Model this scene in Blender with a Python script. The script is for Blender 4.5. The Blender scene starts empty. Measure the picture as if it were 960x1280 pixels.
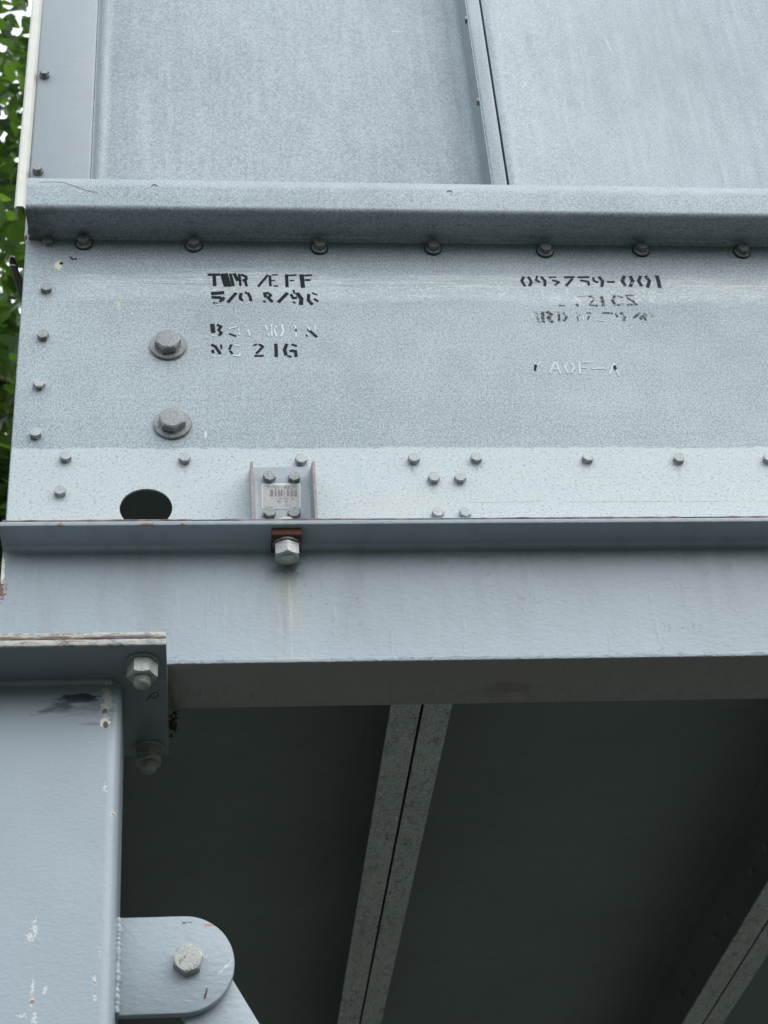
import bpy, bmesh, math, random
from math import sin, cos, pi, radians, sqrt
from mathutils import Vector, Matrix
random.seed(7)
SC = bpy.context.scene
COL = SC.collection

# ------------------------------------------------------------------ camera
YAW, PITCH, ROLL, F = 0.1301021, 0.62799203, -0.08210085, 2211.64   # F in px of a 960x1280 frame
CZ = 1.6
fw = Vector((sin(YAW)*cos(PITCH), cos(YAW)*cos(PITCH), sin(PITCH)))
rt = Vector((cos(YAW), -sin(YAW), 0)); up = rt.cross(fw)
RT = cos(ROLL)*rt + sin(ROLL)*up
UP = -sin(ROLL)*rt + cos(ROLL)*up
cam_d = bpy.data.cameras.new('camera'); cam = bpy.data.objects.new('camera', cam_d); COL.objects.link(cam)
M3 = Matrix((RT, UP, -fw)).transposed()
cam.matrix_world = Matrix.Translation((0, 0, CZ)) @ M3.to_4x4()
cam_d.sensor_fit = 'VERTICAL'; cam_d.sensor_height = 36; cam_d.lens = F/1280*36
cam_d.dof.use_dof = True; cam_d.dof.focus_distance = 2.25; cam_d.dof.aperture_fstop = 12
cam_d.clip_start = 0.05; cam_d.clip_end = 500
SC.camera = cam

# ------------------------------------------------------------------ sky, sun, exposure
SUN_EL, SUN_AZ = radians(42), radians(138)      # azimuth measured clockwise from +Y
w = bpy.data.worlds.new('World'); SC.world = w; w.use_nodes = True
nt = w.node_tree; nt.nodes.clear()
out = nt.nodes.new('ShaderNodeOutputWorld'); bg = nt.nodes.new('ShaderNodeBackground')
sky = nt.nodes.new('ShaderNodeTexSky'); sky.sky_type = 'NISHITA'; sky.sun_disc = False
sky.sun_elevation = SUN_EL; sky.sun_rotation = SUN_AZ; sky.dust_density = 2.0
tc = nt.nodes.new('ShaderNodeTexCoord'); cn = nt.nodes.new('ShaderNodeTexNoise')
cn.inputs['Scale'].default_value = 2.2; cn.inputs['Detail'].default_value = 5
cr = nt.nodes.new('ShaderNodeValToRGB')
cr.color_ramp.elements[0].position = .35; cr.color_ramp.elements[0].color = (11.0, 12.0, 13.0, 1)
cr.color_ramp.elements[1].position = .65; cr.color_ramp.elements[1].color = (15.0, 15.8, 16.5, 1)
mx = nt.nodes.new('ShaderNodeMix'); mx.data_type = 'RGBA'; mx.inputs[0].default_value = .72
nt.links.new(tc.outputs['Generated'], cn.inputs['Vector']); nt.links.new(cn.outputs['Fac'], cr.inputs[0])
nt.links.new(sky.outputs[0], mx.inputs[6]); nt.links.new(cr.outputs[0], mx.inputs[7])
nt.links.new(mx.outputs[2], bg.inputs[0]); bg.inputs[1].default_value = 0.12
nt.links.new(bg.outputs[0], out.inputs[0])
sd = bpy.data.lights.new('sun', 'SUN'); sd.energy = 0.9; sd.angle = radians(60); sd.color = (1, .96, .9)
so = bpy.data.objects.new('sun', sd); COL.objects.link(so)
sdir = Vector((sin(SUN_AZ)*cos(SUN_EL), cos(SUN_AZ)*cos(SUN_EL), sin(SUN_EL)))
so.rotation_euler = sdir.to_track_quat('Z', 'Y').to_euler(); so.location = (0, -3, 9)
SC.view_settings.view_transform = 'Standard'; SC.view_settings.look = 'None'
SC.view_settings.exposure = 0.62; SC.view_settings.gamma = 1
SC.render.engine = 'CYCLES'

# ------------------------------------------------------------------ pixel -> real surface
def ray(x, y): return RT*(x-480) - UP*(y-640) + fw*F
def atY(x, y, Y):
    d = ray(x, y); d = d*(Y/d.y); return Vector((d.x, d.y, d.z+CZ))
def atZ(x, y, Z):
    d = ray(x, y); d = d*((Z-CZ)/d.z); return Vector((d.x, d.y, Z))

# ------------------------------------------------------------------ node helpers
class NT:
    def __init__(s, name):
        s.m = bpy.data.materials.new(name); s.m.use_nodes = True; s.t = s.m.node_tree
        s.b = s.t.nodes['Principled BSDF']; s.pos = s.t.nodes.new('ShaderNodeNewGeometry').outputs['Position']
    def n(s, k, **kw):
        x = s.t.nodes.new(k)
        for a, v in kw.items(): setattr(x, a, v)
        return x
    def put(s, sock, v):
        if isinstance(v, bpy.types.NodeSocket): s.t.links.new(v, sock)
        else:
            try: sock.default_value = v
            except Exception: sock.default_value = (v[0], v[1], v[2], 1)
    def vec(s, scale, off=(0, 0, 0), rot=(0, 0, 0)):
        m = s.n('ShaderNodeMapping'); s.put(m.inputs[0], s.pos); m.inputs['Scale'].default_value = scale
        m.inputs['Location'].default_value = off; m.inputs['Rotation'].default_value = rot; return m.outputs[0]
    def noise(s, scale=(1, 1, 1), detail=2, rough=.5, off=(0, 0, 0), dist=0, rot=(0, 0, 0)):
        if not isinstance(scale, tuple): scale = (scale,)*3
        x = s.n('ShaderNodeTexNoise'); s.put(x.inputs['Vector'], s.vec(scale, off, rot)); x.inputs['Scale'].default_value = 1
        x.inputs['Detail'].default_value = detail; x.inputs['Roughness'].default_value = rough
        x.inputs['Distortion'].default_value = dist; return x.outputs['Fac']
    def math(s, op, a, b=0, clamp=False):
        x = s.n('ShaderNodeMath', operation=op, use_clamp=clamp); s.put(x.inputs[0], a); s.put(x.inputs[1], b); return x.outputs[0]
    def mr(s, v, a, b, c=0, d=1, smooth=False):
        x = s.n('ShaderNodeMapRange'); x.clamp = True
        if smooth: x.interpolation_type = 'SMOOTHSTEP'
        for i, q in enumerate((v, a, b, c, d)): s.put(x.inputs[i], q)
        return x.outputs[0]
    def mix(s, f, a, b):
        x = s.n('ShaderNodeMix', data_type='RGBA'); s.put(x.inputs[0], f); s.put(x.inputs[6], a); s.put(x.inputs[7], b); return x.outputs[2]
    def xyz(s):
        x = s.n('ShaderNodeSeparateXYZ'); s.put(x.inputs[0], s.pos); return x.outputs
    def stain(s, col, c, r, colour, axes='xz', ns=60, amp=.8, soft=.25, strength=1.0, rot=0, nscale=None, thr=1.0, ymax=None):
        """an irregular patch with its own outline: ellipse distance broken by noise"""
        o = s.xyz(); ax = {'x': 0, 'y': 1, 'z': 2}
        a = s.math('SUBTRACT', o[ax[axes[0]]], c[0]); b = s.math('SUBTRACT', o[ax[axes[1]]], c[1])
        if rot:
            cr, sr = cos(rot), sin(rot)
            a2 = s.math('ADD', s.math('MULTIPLY', a, cr), s.math('MULTIPLY', b, sr))
            b2 = s.math('SUBTRACT', s.math('MULTIPLY', b, cr), s.math('MULTIPLY', a, sr)); a, b = a2, b2
        a = s.math('DIVIDE', a, r[0]); b = s.math('DIVIDE', b, r[1])
        d = s.math('SQRT', s.math('ADD', s.math('MULTIPLY', a, a), s.math('MULTIPLY', b, b)))
        n = s.noise(nscale or (ns, ns, ns), 4, .65, off=(c[0]*31, 1, c[1]*17))
        v = s.math('SUBTRACT', thr, s.math('ADD', d, s.math('MULTIPLY', s.math('SUBTRACT', n, .5), amp*4)))
        f = s.mr(v, 0, soft, 0, strength)
        if ymax: f = s.math('MULTIPLY', f, s.mr(o[1], ymax, ymax+.001, 1, 0))
        return s.mix(f, col, colour), f
    def finish(s, col, rough=.5, metal=0, bump=None, bdist=.0005, bstr=1, spec=None):
        s.put(s.b.inputs['Base Color'], col); s.put(s.b.inputs['Roughness'], rough); s.put(s.b.inputs['Metallic'], metal)
        if spec is not None: s.b.inputs['Specular IOR Level'].default_value = spec
        if bump is not None:
            x = s.n('ShaderNodeBump'); x.inputs['Distance'].default_value = bdist; x.inputs['Strength'].default_value = bstr
            s.put(x.inputs['Height'], bump); s.t.links.new(x.outputs[0], s.b.inputs['Normal'])
        return s.m

def galv(name, lo, hi, speck=1.0, streak='z', streak_amt=.5, extra=None, metal=.15, rough=.5):
    t = NT(name)
    n1 = t.noise(420, 2, .6); n2 = t.noise(170, 3, .6, off=(3, 1, 2))
    sc = {'z': (90, 90, 5), 'x': (4, 60, 160), 'y': (60, 5, 60)}[streak]
    n3 = t.noise(sc, 3, .6); n4 = t.noise(3.2, 3, .5, off=(5, 5, 5)); n5 = t.noise((28, 28, 20), 3, .6, off=(8, 1, 5))
    v = t.math('MULTIPLY', t.math('SUBTRACT', n1, .5), 3.0*speck)
    v = t.math('ADD', v, t.math('MULTIPLY', t.math('SUBTRACT', n2, .5), 1.2*speck))
    v = t.math('ADD', v, t.math('MULTIPLY', t.math('SUBTRACT', n3, .5), streak_amt))
    v = t.math('ADD', v, t.math('MULTIPLY', t.math('SUBTRACT', n4, .5), .9))
    v = t.math('ADD', v, t.math('MULTIPLY', t.math('SUBTRACT', n5, .5), .45))
    v = t.math('ADD', v, t.math('MULTIPLY', t.mr(t.noise(330, 2, .6, off=(1, 4, 9)), .60, .70), .5*speck))
    v = t.math('ADD', v, t.math('MULTIPLY', t.mr(t.noise(290, 2, .6, off=(6, 4, 2)), .62, .70), -.4*speck))
    v = t.math('ADD', v, .48, True)
    col = t.mix(v, lo, hi)
    if extra: col = extra(t, col)
    r = t.mr(n2, .3, .7, rough-.07, rough+.1)
    return t.finish(col, r, metal, n1, .0004, .5)

GLO, GHI = (.165, .205, .225), (.375, .425, .448)

# wall skirt: paler, weathered band along the bottom, deposit streaks under the ledge, dirt at the corner
Z_BAND = atY(500, 560, 1.8).z
def wall_extra(t, col):
    o = t.xyz()
    rag = t.noise((14, 14, 60), 4, .7); rag2 = t.noise((90, 90, 160), 3, .6, off=(2, 2, 2))
    # pale band
    e = t.math('ADD', o[2], t.math('ADD', t.math('MULTIPLY', t.math('SUBTRACT', rag, .5), .010), t.math('MULTIPLY', t.math('SUBTRACT', rag2, .5), .012)))
    f = t.mr(e, Z_BAND-.001, Z_BAND+.0015, 1, 0)
    pits = t.noise((230, 230, 330), 2, .5, off=(7, 7, 7)); pit = t.mr(pits, .59, .66, 0, .6)
    pale = t.mix(t.noise(300, 3, .6, off=(1, 9, 2)), (.27, .315, .33), (.60, .65, .655))
    pale = t.mix(pit, pale, (.16, .18, .19))
    # creamy dirt splash near the centre joint
    col = t.mix(t.math('MULTIPLY', f, .82), col, pale)
    # thin etched line
    zl = atY(600, 628, 1.8).z
    ln = t.mr(t.math('ABSOLUTE', t.math('SUBTRACT', o[2], zl)), .0003, .0011, .5, 0)
    xm = t.mr(o[0], .16, .2); brk = t.mr(t.noise((12, 1, 3), 2), .4, .5)
    col = t.mix(t.math('MULTIPLY', t.math('MULTIPLY', ln, xm), brk), col, (.2, .22, .22))
    # faint long rolling lines
    hl = t.mr(t.noise((3, 1, 330), 2, .5, off=(0, 0, 4)), .62, .70, 0, .22)
    hm = t.mr(t.noise((4, 1, 12), 2, .5, off=(9, 0, 4)), .48, .58, 0, 1)
    col = t.mix(t.math('MULTIPLY', hl, hm), col, (.16, .19, .2))
    # deposit streaks
    zs = atY(500, 360, 1.8).z
    d = t.math('ABSOLUTE', t.math('DIVIDE', t.math('SUBTRACT', o[2], zs), .034))
    wob = t.noise((7, 1, 40), 4, .65, off=(4, 0, 0))
    band = t.mr(t.math('ADD', d, t.math('MULTIPLY', t.math('SUBTRACT', wob, .5), 1.6)), .35, 1.0, 1, 0, True)
    side = t.mr(o[0], -.2, -.15)
    st = t.noise((9, 1, 420), 4, .7, dist=1.2); sw = t.mr(st, .52, .60, 0, .95); sk = t.mr(st, .42, .36, 0, .8)
    squig = t.mr(t.noise((110, 1, 240), 3, .6, dist=2.5), .54, .60, 0, .85)
    bm = t.math('MULTIPLY', band, side)
    col = t.mix(t.math('MULTIPLY', bm, .35), col, (.38, .43, .44))
    col = t.mix(t.math('MULTIPLY', bm, t.math('MULTIPLY', squig, t.mr(o[0], -.1, .5, .75, 1))), col, (.56, .61, .62))
    up_ = t.mr(t.math('SUBTRACT', o[2], zs), -.004, .006)
    col = t.mix(t.math('MULTIPLY', t.math('MULTIPLY', bm, sw), t.math('ADD', .2, t.math('MULTIPLY', up_, .5))), col, (.55, .60, .61))
    col = t.mix(t.math('MULTIPLY', t.math('MULTIPLY', bm, sk), up_), col, (.19, .23, .24))
    # dark corner grime
    p = atY(48, 290, 1.8)
    col, _ = t.stain(col, (p.x, p.z), (.055, .03), (.10, .095, .10), ns=45, amp=.7, soft=.8, strength=.75)
    col, _ = t.stain(col, (p.x-.004, p.z-.004), (.015, .025), (.34, .28, .27), ns=80, amp=.8, soft=.5, strength=.6)
    for (x, y, rz) in ((242, 322, .022), (541, 326, .018), (681, 330, .022), (58, 372, .010), (54, 432, .012), (210, 458, .018), (216, 560, .014), (231, 588, .012), (517, 588, .014), (542, 612, .016), (595, 586, .010), (848, 587, .014)):
        p = atY(x, y, 1.8); col, _ = t.stain(col, (p.x, p.z), (.0045, rz), (.17, .18, .175), nscale=(150, 1, 35), amp=.7, soft=1.2, strength=.30)
    p = atY(448, 595, 1.8)
    col, _ = t.stain(col, (p.x, p.z), (.005, .022), (.36, .43, .45), ns=50, amp=.25, soft=.2, strength=.8)
    p = atY(500, 632, 1.8)
    col, _ = t.stain(col, (p.x, p.z), (.09, .025), (.46, .45, .38), ns=50, amp=.8, soft=.8, strength=.25)
    for (x, y, rx, rz, c, s) in ((73, 331, .006, .009, (.62, .6, .45), .9), (148, 380, .003, .006, (.5, .45, .3), .6), (257, 543, .0018, .006, (.58, .62, .62), .7),
                                 (165, 392, .0016, .003, (.5, .55, .55), .5), (175, 398, .006, .0018, (.3, .3, .28), .5)):
        p = atY(x, y, 1.8); col, _ = t.stain(col, (p.x, p.z), (rx, rz), c, ns=200, amp=.5, soft=.2, strength=s)
    return col
M = {}
M['wall'] = galv('galvanised_skirt', GLO, GHI, 1.0, 'x', .25, wall_extra)
def panel_extra(t, col):
    run = t.mr(t.noise((45, 45, 2.5), 3, .65, off=(3, 3, 3)), .55, .74, 0, .16)
    col = t.mix(run, col, (.52, .57, .6))
    for (x, y, rx, rz, a) in ((655, 110, .0012, .016, .5), (628, 25, .001, .010, .4), (640, 27, .001, .007, -.4), (562, 145, .001, .006, .3), (500, 3, .014, .002, 0), (760, 60, .0012, .03, -.2)):
        p = atY(x, y, 1.81); col, _ = t.stain(col, (p.x, p.z), (rx, rz), (.6, .64, .66), ns=300, amp=.4, soft=.6, strength=.45, rot=-a)
    return col
M['panel'] = galv('galvanised_panel', (.185, .22, .245), (.35, .40, .43), .9, 'z', .6, panel_extra)
M['strip'] = galv('galvanised_strip', (.235, .265, .29), (.33, .37, .40), .4, 'x', .3)
def ledge_extra(t, col):
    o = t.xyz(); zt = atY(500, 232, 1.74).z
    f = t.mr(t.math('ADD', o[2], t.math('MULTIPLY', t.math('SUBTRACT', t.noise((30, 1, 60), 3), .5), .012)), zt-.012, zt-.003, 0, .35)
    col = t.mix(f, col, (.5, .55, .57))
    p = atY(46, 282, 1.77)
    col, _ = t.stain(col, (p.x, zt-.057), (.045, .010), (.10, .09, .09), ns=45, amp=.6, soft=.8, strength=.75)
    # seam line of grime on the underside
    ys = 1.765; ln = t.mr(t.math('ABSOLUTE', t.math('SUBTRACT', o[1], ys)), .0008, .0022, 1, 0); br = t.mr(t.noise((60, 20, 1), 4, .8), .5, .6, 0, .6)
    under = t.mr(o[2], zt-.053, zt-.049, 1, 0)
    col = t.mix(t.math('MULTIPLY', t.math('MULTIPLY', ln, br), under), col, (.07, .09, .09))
    return col
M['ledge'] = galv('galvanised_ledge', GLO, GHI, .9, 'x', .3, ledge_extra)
M['bolt'] = galv('galvanised_bolt', (.15, .157, .16), (.30, .31, .31), 1.0, 'z', .3, None, .25, .5)
M['screw'] = galv('zinc_screw', (.22, .245, .245), (.40, .43, .43), .8, 'z', .3, None, .25, .45)
M['nut'] = galv('bright_nut', (.27, .28, .255), (.46, .47, .44), .8, 'z', .3, None, .3, .42)
M['dark_bolt'] = galv('dull_bolt', (.10, .105, .11), (.2, .21, .21), .8, 'z', .3, None, .2, .5)
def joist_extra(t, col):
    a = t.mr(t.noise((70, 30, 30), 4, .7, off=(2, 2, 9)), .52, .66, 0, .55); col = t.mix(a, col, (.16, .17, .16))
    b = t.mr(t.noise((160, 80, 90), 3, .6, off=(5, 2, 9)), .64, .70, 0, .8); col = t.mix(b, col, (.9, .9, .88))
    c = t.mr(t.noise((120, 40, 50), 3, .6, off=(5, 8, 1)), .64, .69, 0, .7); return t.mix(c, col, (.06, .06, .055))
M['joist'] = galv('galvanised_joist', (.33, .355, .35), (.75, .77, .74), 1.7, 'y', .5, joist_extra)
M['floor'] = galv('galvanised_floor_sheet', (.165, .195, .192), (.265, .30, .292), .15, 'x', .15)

def paint(name, base=(.40, .46, .535), extra=None, peel=1.0, rough=.36, cell=130, bd=.0004):
    t = NT(name)
    n1 = t.noise((cell, cell, cell*1.6), 3, .55); n2 = t.noise(4, 3, .5); n3 = t.noise(380, 2, .5)
    d = tuple(c*.92 for c in base); l = tuple(min(1, c*1.06) for c in base)
    col = t.mix(t.mr(n2, .35, .65), d, l)
    h = t.math('ADD', t.mr(n1, .35, .7), t.math('MULTIPLY', n3, .25))
    if extra: col, h = extra(t, col, h)
    return t.finish(col, rough, 0, h, bd*peel, .55)
YFR = 1.7486
def beam_extra(t, col, h):
    # lumps of thick paint along the bottom of the web and vertical runs
    o = t.xyz(); zb = CZ+1.0656
    low = t.mr(o[2], zb+.005, zb+.045, 1, 0); lump = t.mr(t.noise((75, 30, 150), 4, .6, dist=.6, off=(4, 0, 0)), .52, .66)
    h = t.math('ADD', h, t.math('MULTIPLY', t.math('MULTIPLY', low, lump), 3.5))
    run = t.mr(t.noise((55, 10, 7), 3, .5, off=(11, 0, 0)), .58, .66); upm = t.mr(o[2], zb+.08, zb+.15)
    h = t.math('ADD', h, t.math('MULTIPLY', run, .9))
    pk = t.mr(t.noise(140, 3, .6, off=(6, 6, 6)), .66, .70, 0, 1); pm = t.mr(t.noise(9, 2, .5, off=(1, 6, 6)), .50, .6)
    pkk = t.math('MULTIPLY', pk, pm)
    h = t.math('SUBTRACT', h, t.math('MULTIPLY', pkk, 1.6))
    col = t.mix(t.math('MULTIPLY', pkk, .45), col, (.22, .24, .26))
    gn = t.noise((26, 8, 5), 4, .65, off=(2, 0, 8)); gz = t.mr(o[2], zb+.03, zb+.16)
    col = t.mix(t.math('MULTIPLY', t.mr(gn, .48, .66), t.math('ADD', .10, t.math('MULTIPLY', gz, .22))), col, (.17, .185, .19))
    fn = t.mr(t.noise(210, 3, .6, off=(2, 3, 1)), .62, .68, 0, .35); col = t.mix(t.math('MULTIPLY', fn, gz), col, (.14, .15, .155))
    # rusty drip below the clamp bolt
    p = atY(362, 740, 1.796)
    col, _ = t.stain(col, (p.x, p.z), (.035, .05), (.30, .30, .28), ns=40, amp=.5, soft=.9, strength=.35)
    col, _ = t.stain(col, (p.x, p.z-.02), (.0025, .085), (.62, .64, .60), nscale=(160, 1, 30), amp=.9, soft=.9, strength=.3)
    col, _ = t.stain(col, (p.x+.009, p.z-.02), (.002, .075), (.33, .31, .26), nscale=(160, 1, 30), amp=.8, soft=.9, strength=.45)
    col, _ = t.stain(col, (p.x-.004, p.z), (.012, .06), (.24, .235, .21), nscale=(90, 1, 18), amp=.8, soft=.9, strength=.45)
    for dx, ww in ((-.010, .0022), (.004, .003), (.016, .0016)):
        p = atY(360, 765, 1.796); col, _ = t.stain(col, (p.x+dx, p.z), (ww, .055), (.36, .35, .28), nscale=(200, 1, 24), amp=.7, soft=.8, strength=.5)
    p = atY(362, 712, 1.796); col, _ = t.stain(col, (p.x, p.z), (.028, .022), (.10, .10, .10), ns=70, amp=.7, soft=.9, strength=.55)
    p = atY(365, 705, 1.796)
    col, _ = t.stain(col, (p.x, p.z), (.012, .012), (.12, .09, .07), ns=90, amp=.5, soft=.6, strength=.7)
    p = atY(365, 822, 1.75)
    col, _ = t.stain(col, (p.x, p.z), (.035, .006), (.50, .46, .33), nscale=(60, 1, 100), amp=.5, soft=.8, strength=.6)
    p = atY(1, 738, 1.796)
    col, _ = t.stain(col, (p.x, p.z), (.006, .016), (.15, .06, .03), ns=260, amp=1.0, soft=.4)
    col, _ = t.stain(col, (p.x, p.z+.03), (.003, .02), (.7, .7, .66), ns=120, amp=.6, soft=.3)
    # rust freckles on the lip edge
    for (x, rx) in ((182, .012), (75, .004), (228, .004)):
        p = atY(x, 657, 1.748); col, _ = t.stain(col, (p.x, p.z), (rx, .004), (.20, .085, .03), ns=330, amp=1.0, soft=.3, strength=.9, ymax=YFR)
    # brown soot on the underside
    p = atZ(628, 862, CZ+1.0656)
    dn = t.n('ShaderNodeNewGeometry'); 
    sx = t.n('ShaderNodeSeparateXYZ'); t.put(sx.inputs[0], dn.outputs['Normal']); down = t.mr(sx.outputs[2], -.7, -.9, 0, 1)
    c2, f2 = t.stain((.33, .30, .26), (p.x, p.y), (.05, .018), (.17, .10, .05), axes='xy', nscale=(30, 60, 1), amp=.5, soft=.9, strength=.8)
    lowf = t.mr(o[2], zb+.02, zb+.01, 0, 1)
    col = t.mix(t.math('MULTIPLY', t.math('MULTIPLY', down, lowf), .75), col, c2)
    return col, h
M['beam'] = paint('blue_grey_beam_paint', (.278, .325, .355), beam_extra, 1.15)
def col_extra(t, col, h):
    Y = 1.7494
    def S(x, y, rx, rz, c, **k):
        nonlocal col
        p = atY(x, y, Y); col, f = t.stain(col, (p.x, p.z), (rx, rz), c, **k); return f
    # black smear under the cap
    S(100, 872, .022, .0065, (.022, .027, .032), nscale=(60, 1, 260), amp=.45, soft=.25, rot=-.05)
    S(82, 879, .019, .010, (.045, .055, .06), nscale=(60, 1, 260), amp=.8, soft=.7, rot=.3, strength=.9)
    S(62, 887, .020, .0055, (.08, .09, .10), nscale=(50, 1, 300), amp=.6, soft=.7, rot=.3, strength=.8)
    S(106, 885, .032, .012, (.14, .16, .18), nscale=(30, 1, 260), amp=.8, soft=.9, strength=.75)
    S(118, 905, .018, .003, (.17, .19, .21), nscale=(30, 1, 300), amp=.5, soft=.8, strength=.7)
    f = S(134, 876, .007, .022, (.56, .56, .50), ns=190, amp=.95, soft=.2)
    h = t.math('SUBTRACT', h, t.math('MULTIPLY', f, 1.5))
    S(131, 889, .003, .004, (.12, .09, .06), ns=300, amp=.5, soft=.2)
    S(131, 903, .0055, .007, (.75, .74, .68), ns=200, amp=.5, soft=.15)
    S(132, 906, .003, .0045, (.08, .055, .03), ns=300, amp=.5, soft=.2)
    # chips
    for (x, y, rx, rz) in ((43, 1160, .005, .014), (38, 1172, .006, .006), (40, 1240, .003, .022), (43, 1275, .004, .010), (57, 1238, .003, .006), (131, 986, .003, .008), (141, 1015, .004, .005),
                           (118, 1225, .003, .009), (119, 1247, .003, .006), (125, 1188, .002, .008), (28, 1270, .007, .003)):
        f = S(x, y, rx, rz, (.58, .60, .61), ns=330, amp=1.1, soft=.2, strength=.9, thr=.56)
        h = t.math('SUBTRACT', h, t.math('MULTIPLY', f, .8))
    for (x, y, r) in ((40, 1252, .0022), (141, 1016, .0015), (118, 1228, .0014)):
        S(x, y, r, r, (.34, .14, .05), ns=300, amp=.4, soft=.3)
    return col, h
M['column'] = paint('blue_grey_column_paint', (.30, .352, .39), col_extra, .6, .36, 190)
def cap_extra(t, col, h):
    o = t.xyz(); z0 = CZ+1.0466; yf = 1.6752
    front = t.mr(o[1], yf+.0022, yf+.0035, 1, 0)
    n = t.noise((70, 1, 170), 4, .7); ch = t.mr(n, .38, .50)
    col = t.mix(t.math('MULTIPLY', ch, t.math('MULTIPLY', front, .9)), col, (.42, .40, .345))
    up_ = t.mr(o[2], z0+.0085, z0+.0115)
    ru = t.mr(t.math('ADD', t.noise((35, 1, 120), 5, .75, off=(3, 0, 2)), t.mr(o[2], z0+.0090, z0+.0145, .20, -.12)), .43, .53)
    col = t.mix(t.math('MULTIPLY', t.math('MULTIPLY', ru, up_), front), col, (.135, .068, .035))
    rl = t.mr(t.noise((22, 1, 90), 5, .8, off=(3, 5, 2)), .56, .62, 0, .85)
    col = t.mix(t.math('MULTIPLY', rl, front), col, (.15, .07, .04))
    gr_ = t.mr(t.noise((90, 1, 200), 4, .7, off=(1, 5, 7)), .56, .62, 0, .8)
    col = t.mix(t.math('MULTIPLY', gr_, front), col, (.13, .12, .11))
    return col, h
M['cap'] = paint('chipped_plate_paint', (.22, .245, .27), cap_extra, .7)
M['lug'] = paint('blue_grey_lug_paint', (.295, .345, .38), lambda t, c, h: (
    t.stain(t.stain(t.stain(t.stain(c, (atY(282, 1209, 1.79).x, atY(282, 1209, 1.79).z), (.0018, .010), (.5, .54, .56), ns=300, amp=.9, soft=.4, rot=-.8)[0],
            (atY(257, 1243, 1.79).x, atY(257, 1243, 1.79).z), (.0014, .008), (.10, .06, .04), ns=300, amp=.3, rot=-.25)[0],
            (atY(235, 1172, 1.79).x, atY(235, 1172, 1.79).z), (.003, .003), (.28, .32, .36), ns=300, amp=.2)[0],
            (atY(262, 1157, 1.79).x, atY(262, 1157, 1.79).z), (.008, .002), (.30, .2, .14), ns=200, amp=.5)[0], h), 1.1, .36, 120)
def simple(name, col, rough=.6, metal=0, var=.15, ns=80, bd=.0004):
    t = NT(name); n = t.noise(ns, 4, .6)
    a = tuple(c*(1-var) for c in col); b = tuple(min(1, c*(1+var)) for c in col)
    return t.finish(t.mix(t.mr(n, .3, .7), a, b), rough, metal, n, bd, .5)
M['cream'] = simple('cream_plastic', (.62, .61, .55), .45, 0, .06, 40)
M['shim'] = simple('pink_primer_strip', (.19, .12, .11), .8, 0, .5, 45)
M['edge'] = simple('cut_pink_edge', (.32, .255, .245), .7, 0, .3, 120)
M['rubber'] = simple('black_rubber', (.012, .013, .014), .5)
M['rail'] = simple('weathered_rail', (.13, .12, .095), .7, 0, .3)
M['rail_edge'] = simple('pale_cut_edge', (.55, .54, .42), .6, 0, .2)
M['debris'] = simple('dry_leaf', (.06, .045, .03), .8, 0, .5, 200)
M['paper'] = simple('weathered_label', (.42, .415, .40), .55, 0, .18, 420)
M['paper_rim'] = simple('bright_label_rim', (.66, .68, .68), .5, 0, .05)
M['label_ink'] = simple('faded_label_ink', (.19, .185, .18), .6, 0, .3, 300)
M['stamp'] = simple('stamped_mark', (.17, .18, .18), .6, 0, .1)
t = NT('rusty_steel'); n = t.noise(180, 5, .7); n2 = t.noise(40, 3)
M['thread'] = simple('black_thread', (.004, .004, .004), 1.0)
t = NT('rusty_steel_'); n = t.noise(180, 5, .7); n2 = t.noise(40, 3)
M['rust'] = t.finish(t.mix(t.mr(n2, .35, .65), t.mix(t.mr(n, .4, .62), (.035, .014, .011), (.16, .05, .03)), (.09, .035, .025)), .85, 0, n, .0015, .9)
def worn(name, colour, thr, ns=330):
    t = NT(name); n = t.noise(ns, 3, .6); n2 = t.noise(90, 3, .6, off=(4, 4, 4))
    v = t.math('ADD', t.math('MULTIPLY', n, .6), t.math('MULTIPLY', n2, .5))
    a = t.mr(v, thr-.02, thr+.09); t.put(t.b.inputs['Alpha'], a); return t.finish(colour, .75, spec=.15)
M['ink'] = worn('stencil_black', (.014, .020, .023), .27)
M['ink_mid'] = worn('stencil_black_thin', (.030, .040, .042), .40)
M['ink_faint'] = worn('stencil_black_worn', (.06, .075, .075), .50)
M['ink_white'] = worn('stencil_ghost_white', (.62, .68, .68), .42)
M['ink_ghost'] = worn('stencil_ghost_faint', (.56, .62, .62), .41)

# ------------------------------------------------------------------ object helpers
def tag(o, label=None, cat=None, group=None, kind=None):
    for k, v in (('label', label), ('category', cat), ('group', group), ('kind', kind)):
        if v: o[k] = v
    return o
def empty(name, loc, label, cat, group=None):
    o = bpy.data.objects.new(name, None); COL.objects.link(o); o.location = loc; o.empty_display_size = .05
    return tag(o, label, cat, group)
WPOS = {}
def mesh(name, V, Fc, mat, parent=None, smooth=False, mats=None, mi=None, center=True):
    """V in world metres"""
    V = [Vector(v) for v in V]
    c = sum(V, Vector())/len(V) if center else Vector()
    me = bpy.data.meshes.new(name); me.from_pydata([tuple(v-c) for v in V], [], Fc)
    for m in (mats or [mat]): me.materials.append(m)
    if mi:
        for p, k in zip(me.polygons, mi): p.material_index = k
    if smooth:
        for p in me.polygons: p.use_smooth = True
    me.update()
    o = bpy.data.objects.new(name, me); COL.objects.link(o)
    base = WPOS.get(parent.name, Vector()) if parent else Vector()
    if parent and parent.name not in WPOS: base = Vector(parent.location)
    o.location = c-base; WPOS[o.name] = c
    if parent: o.parent = parent
    return o
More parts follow.
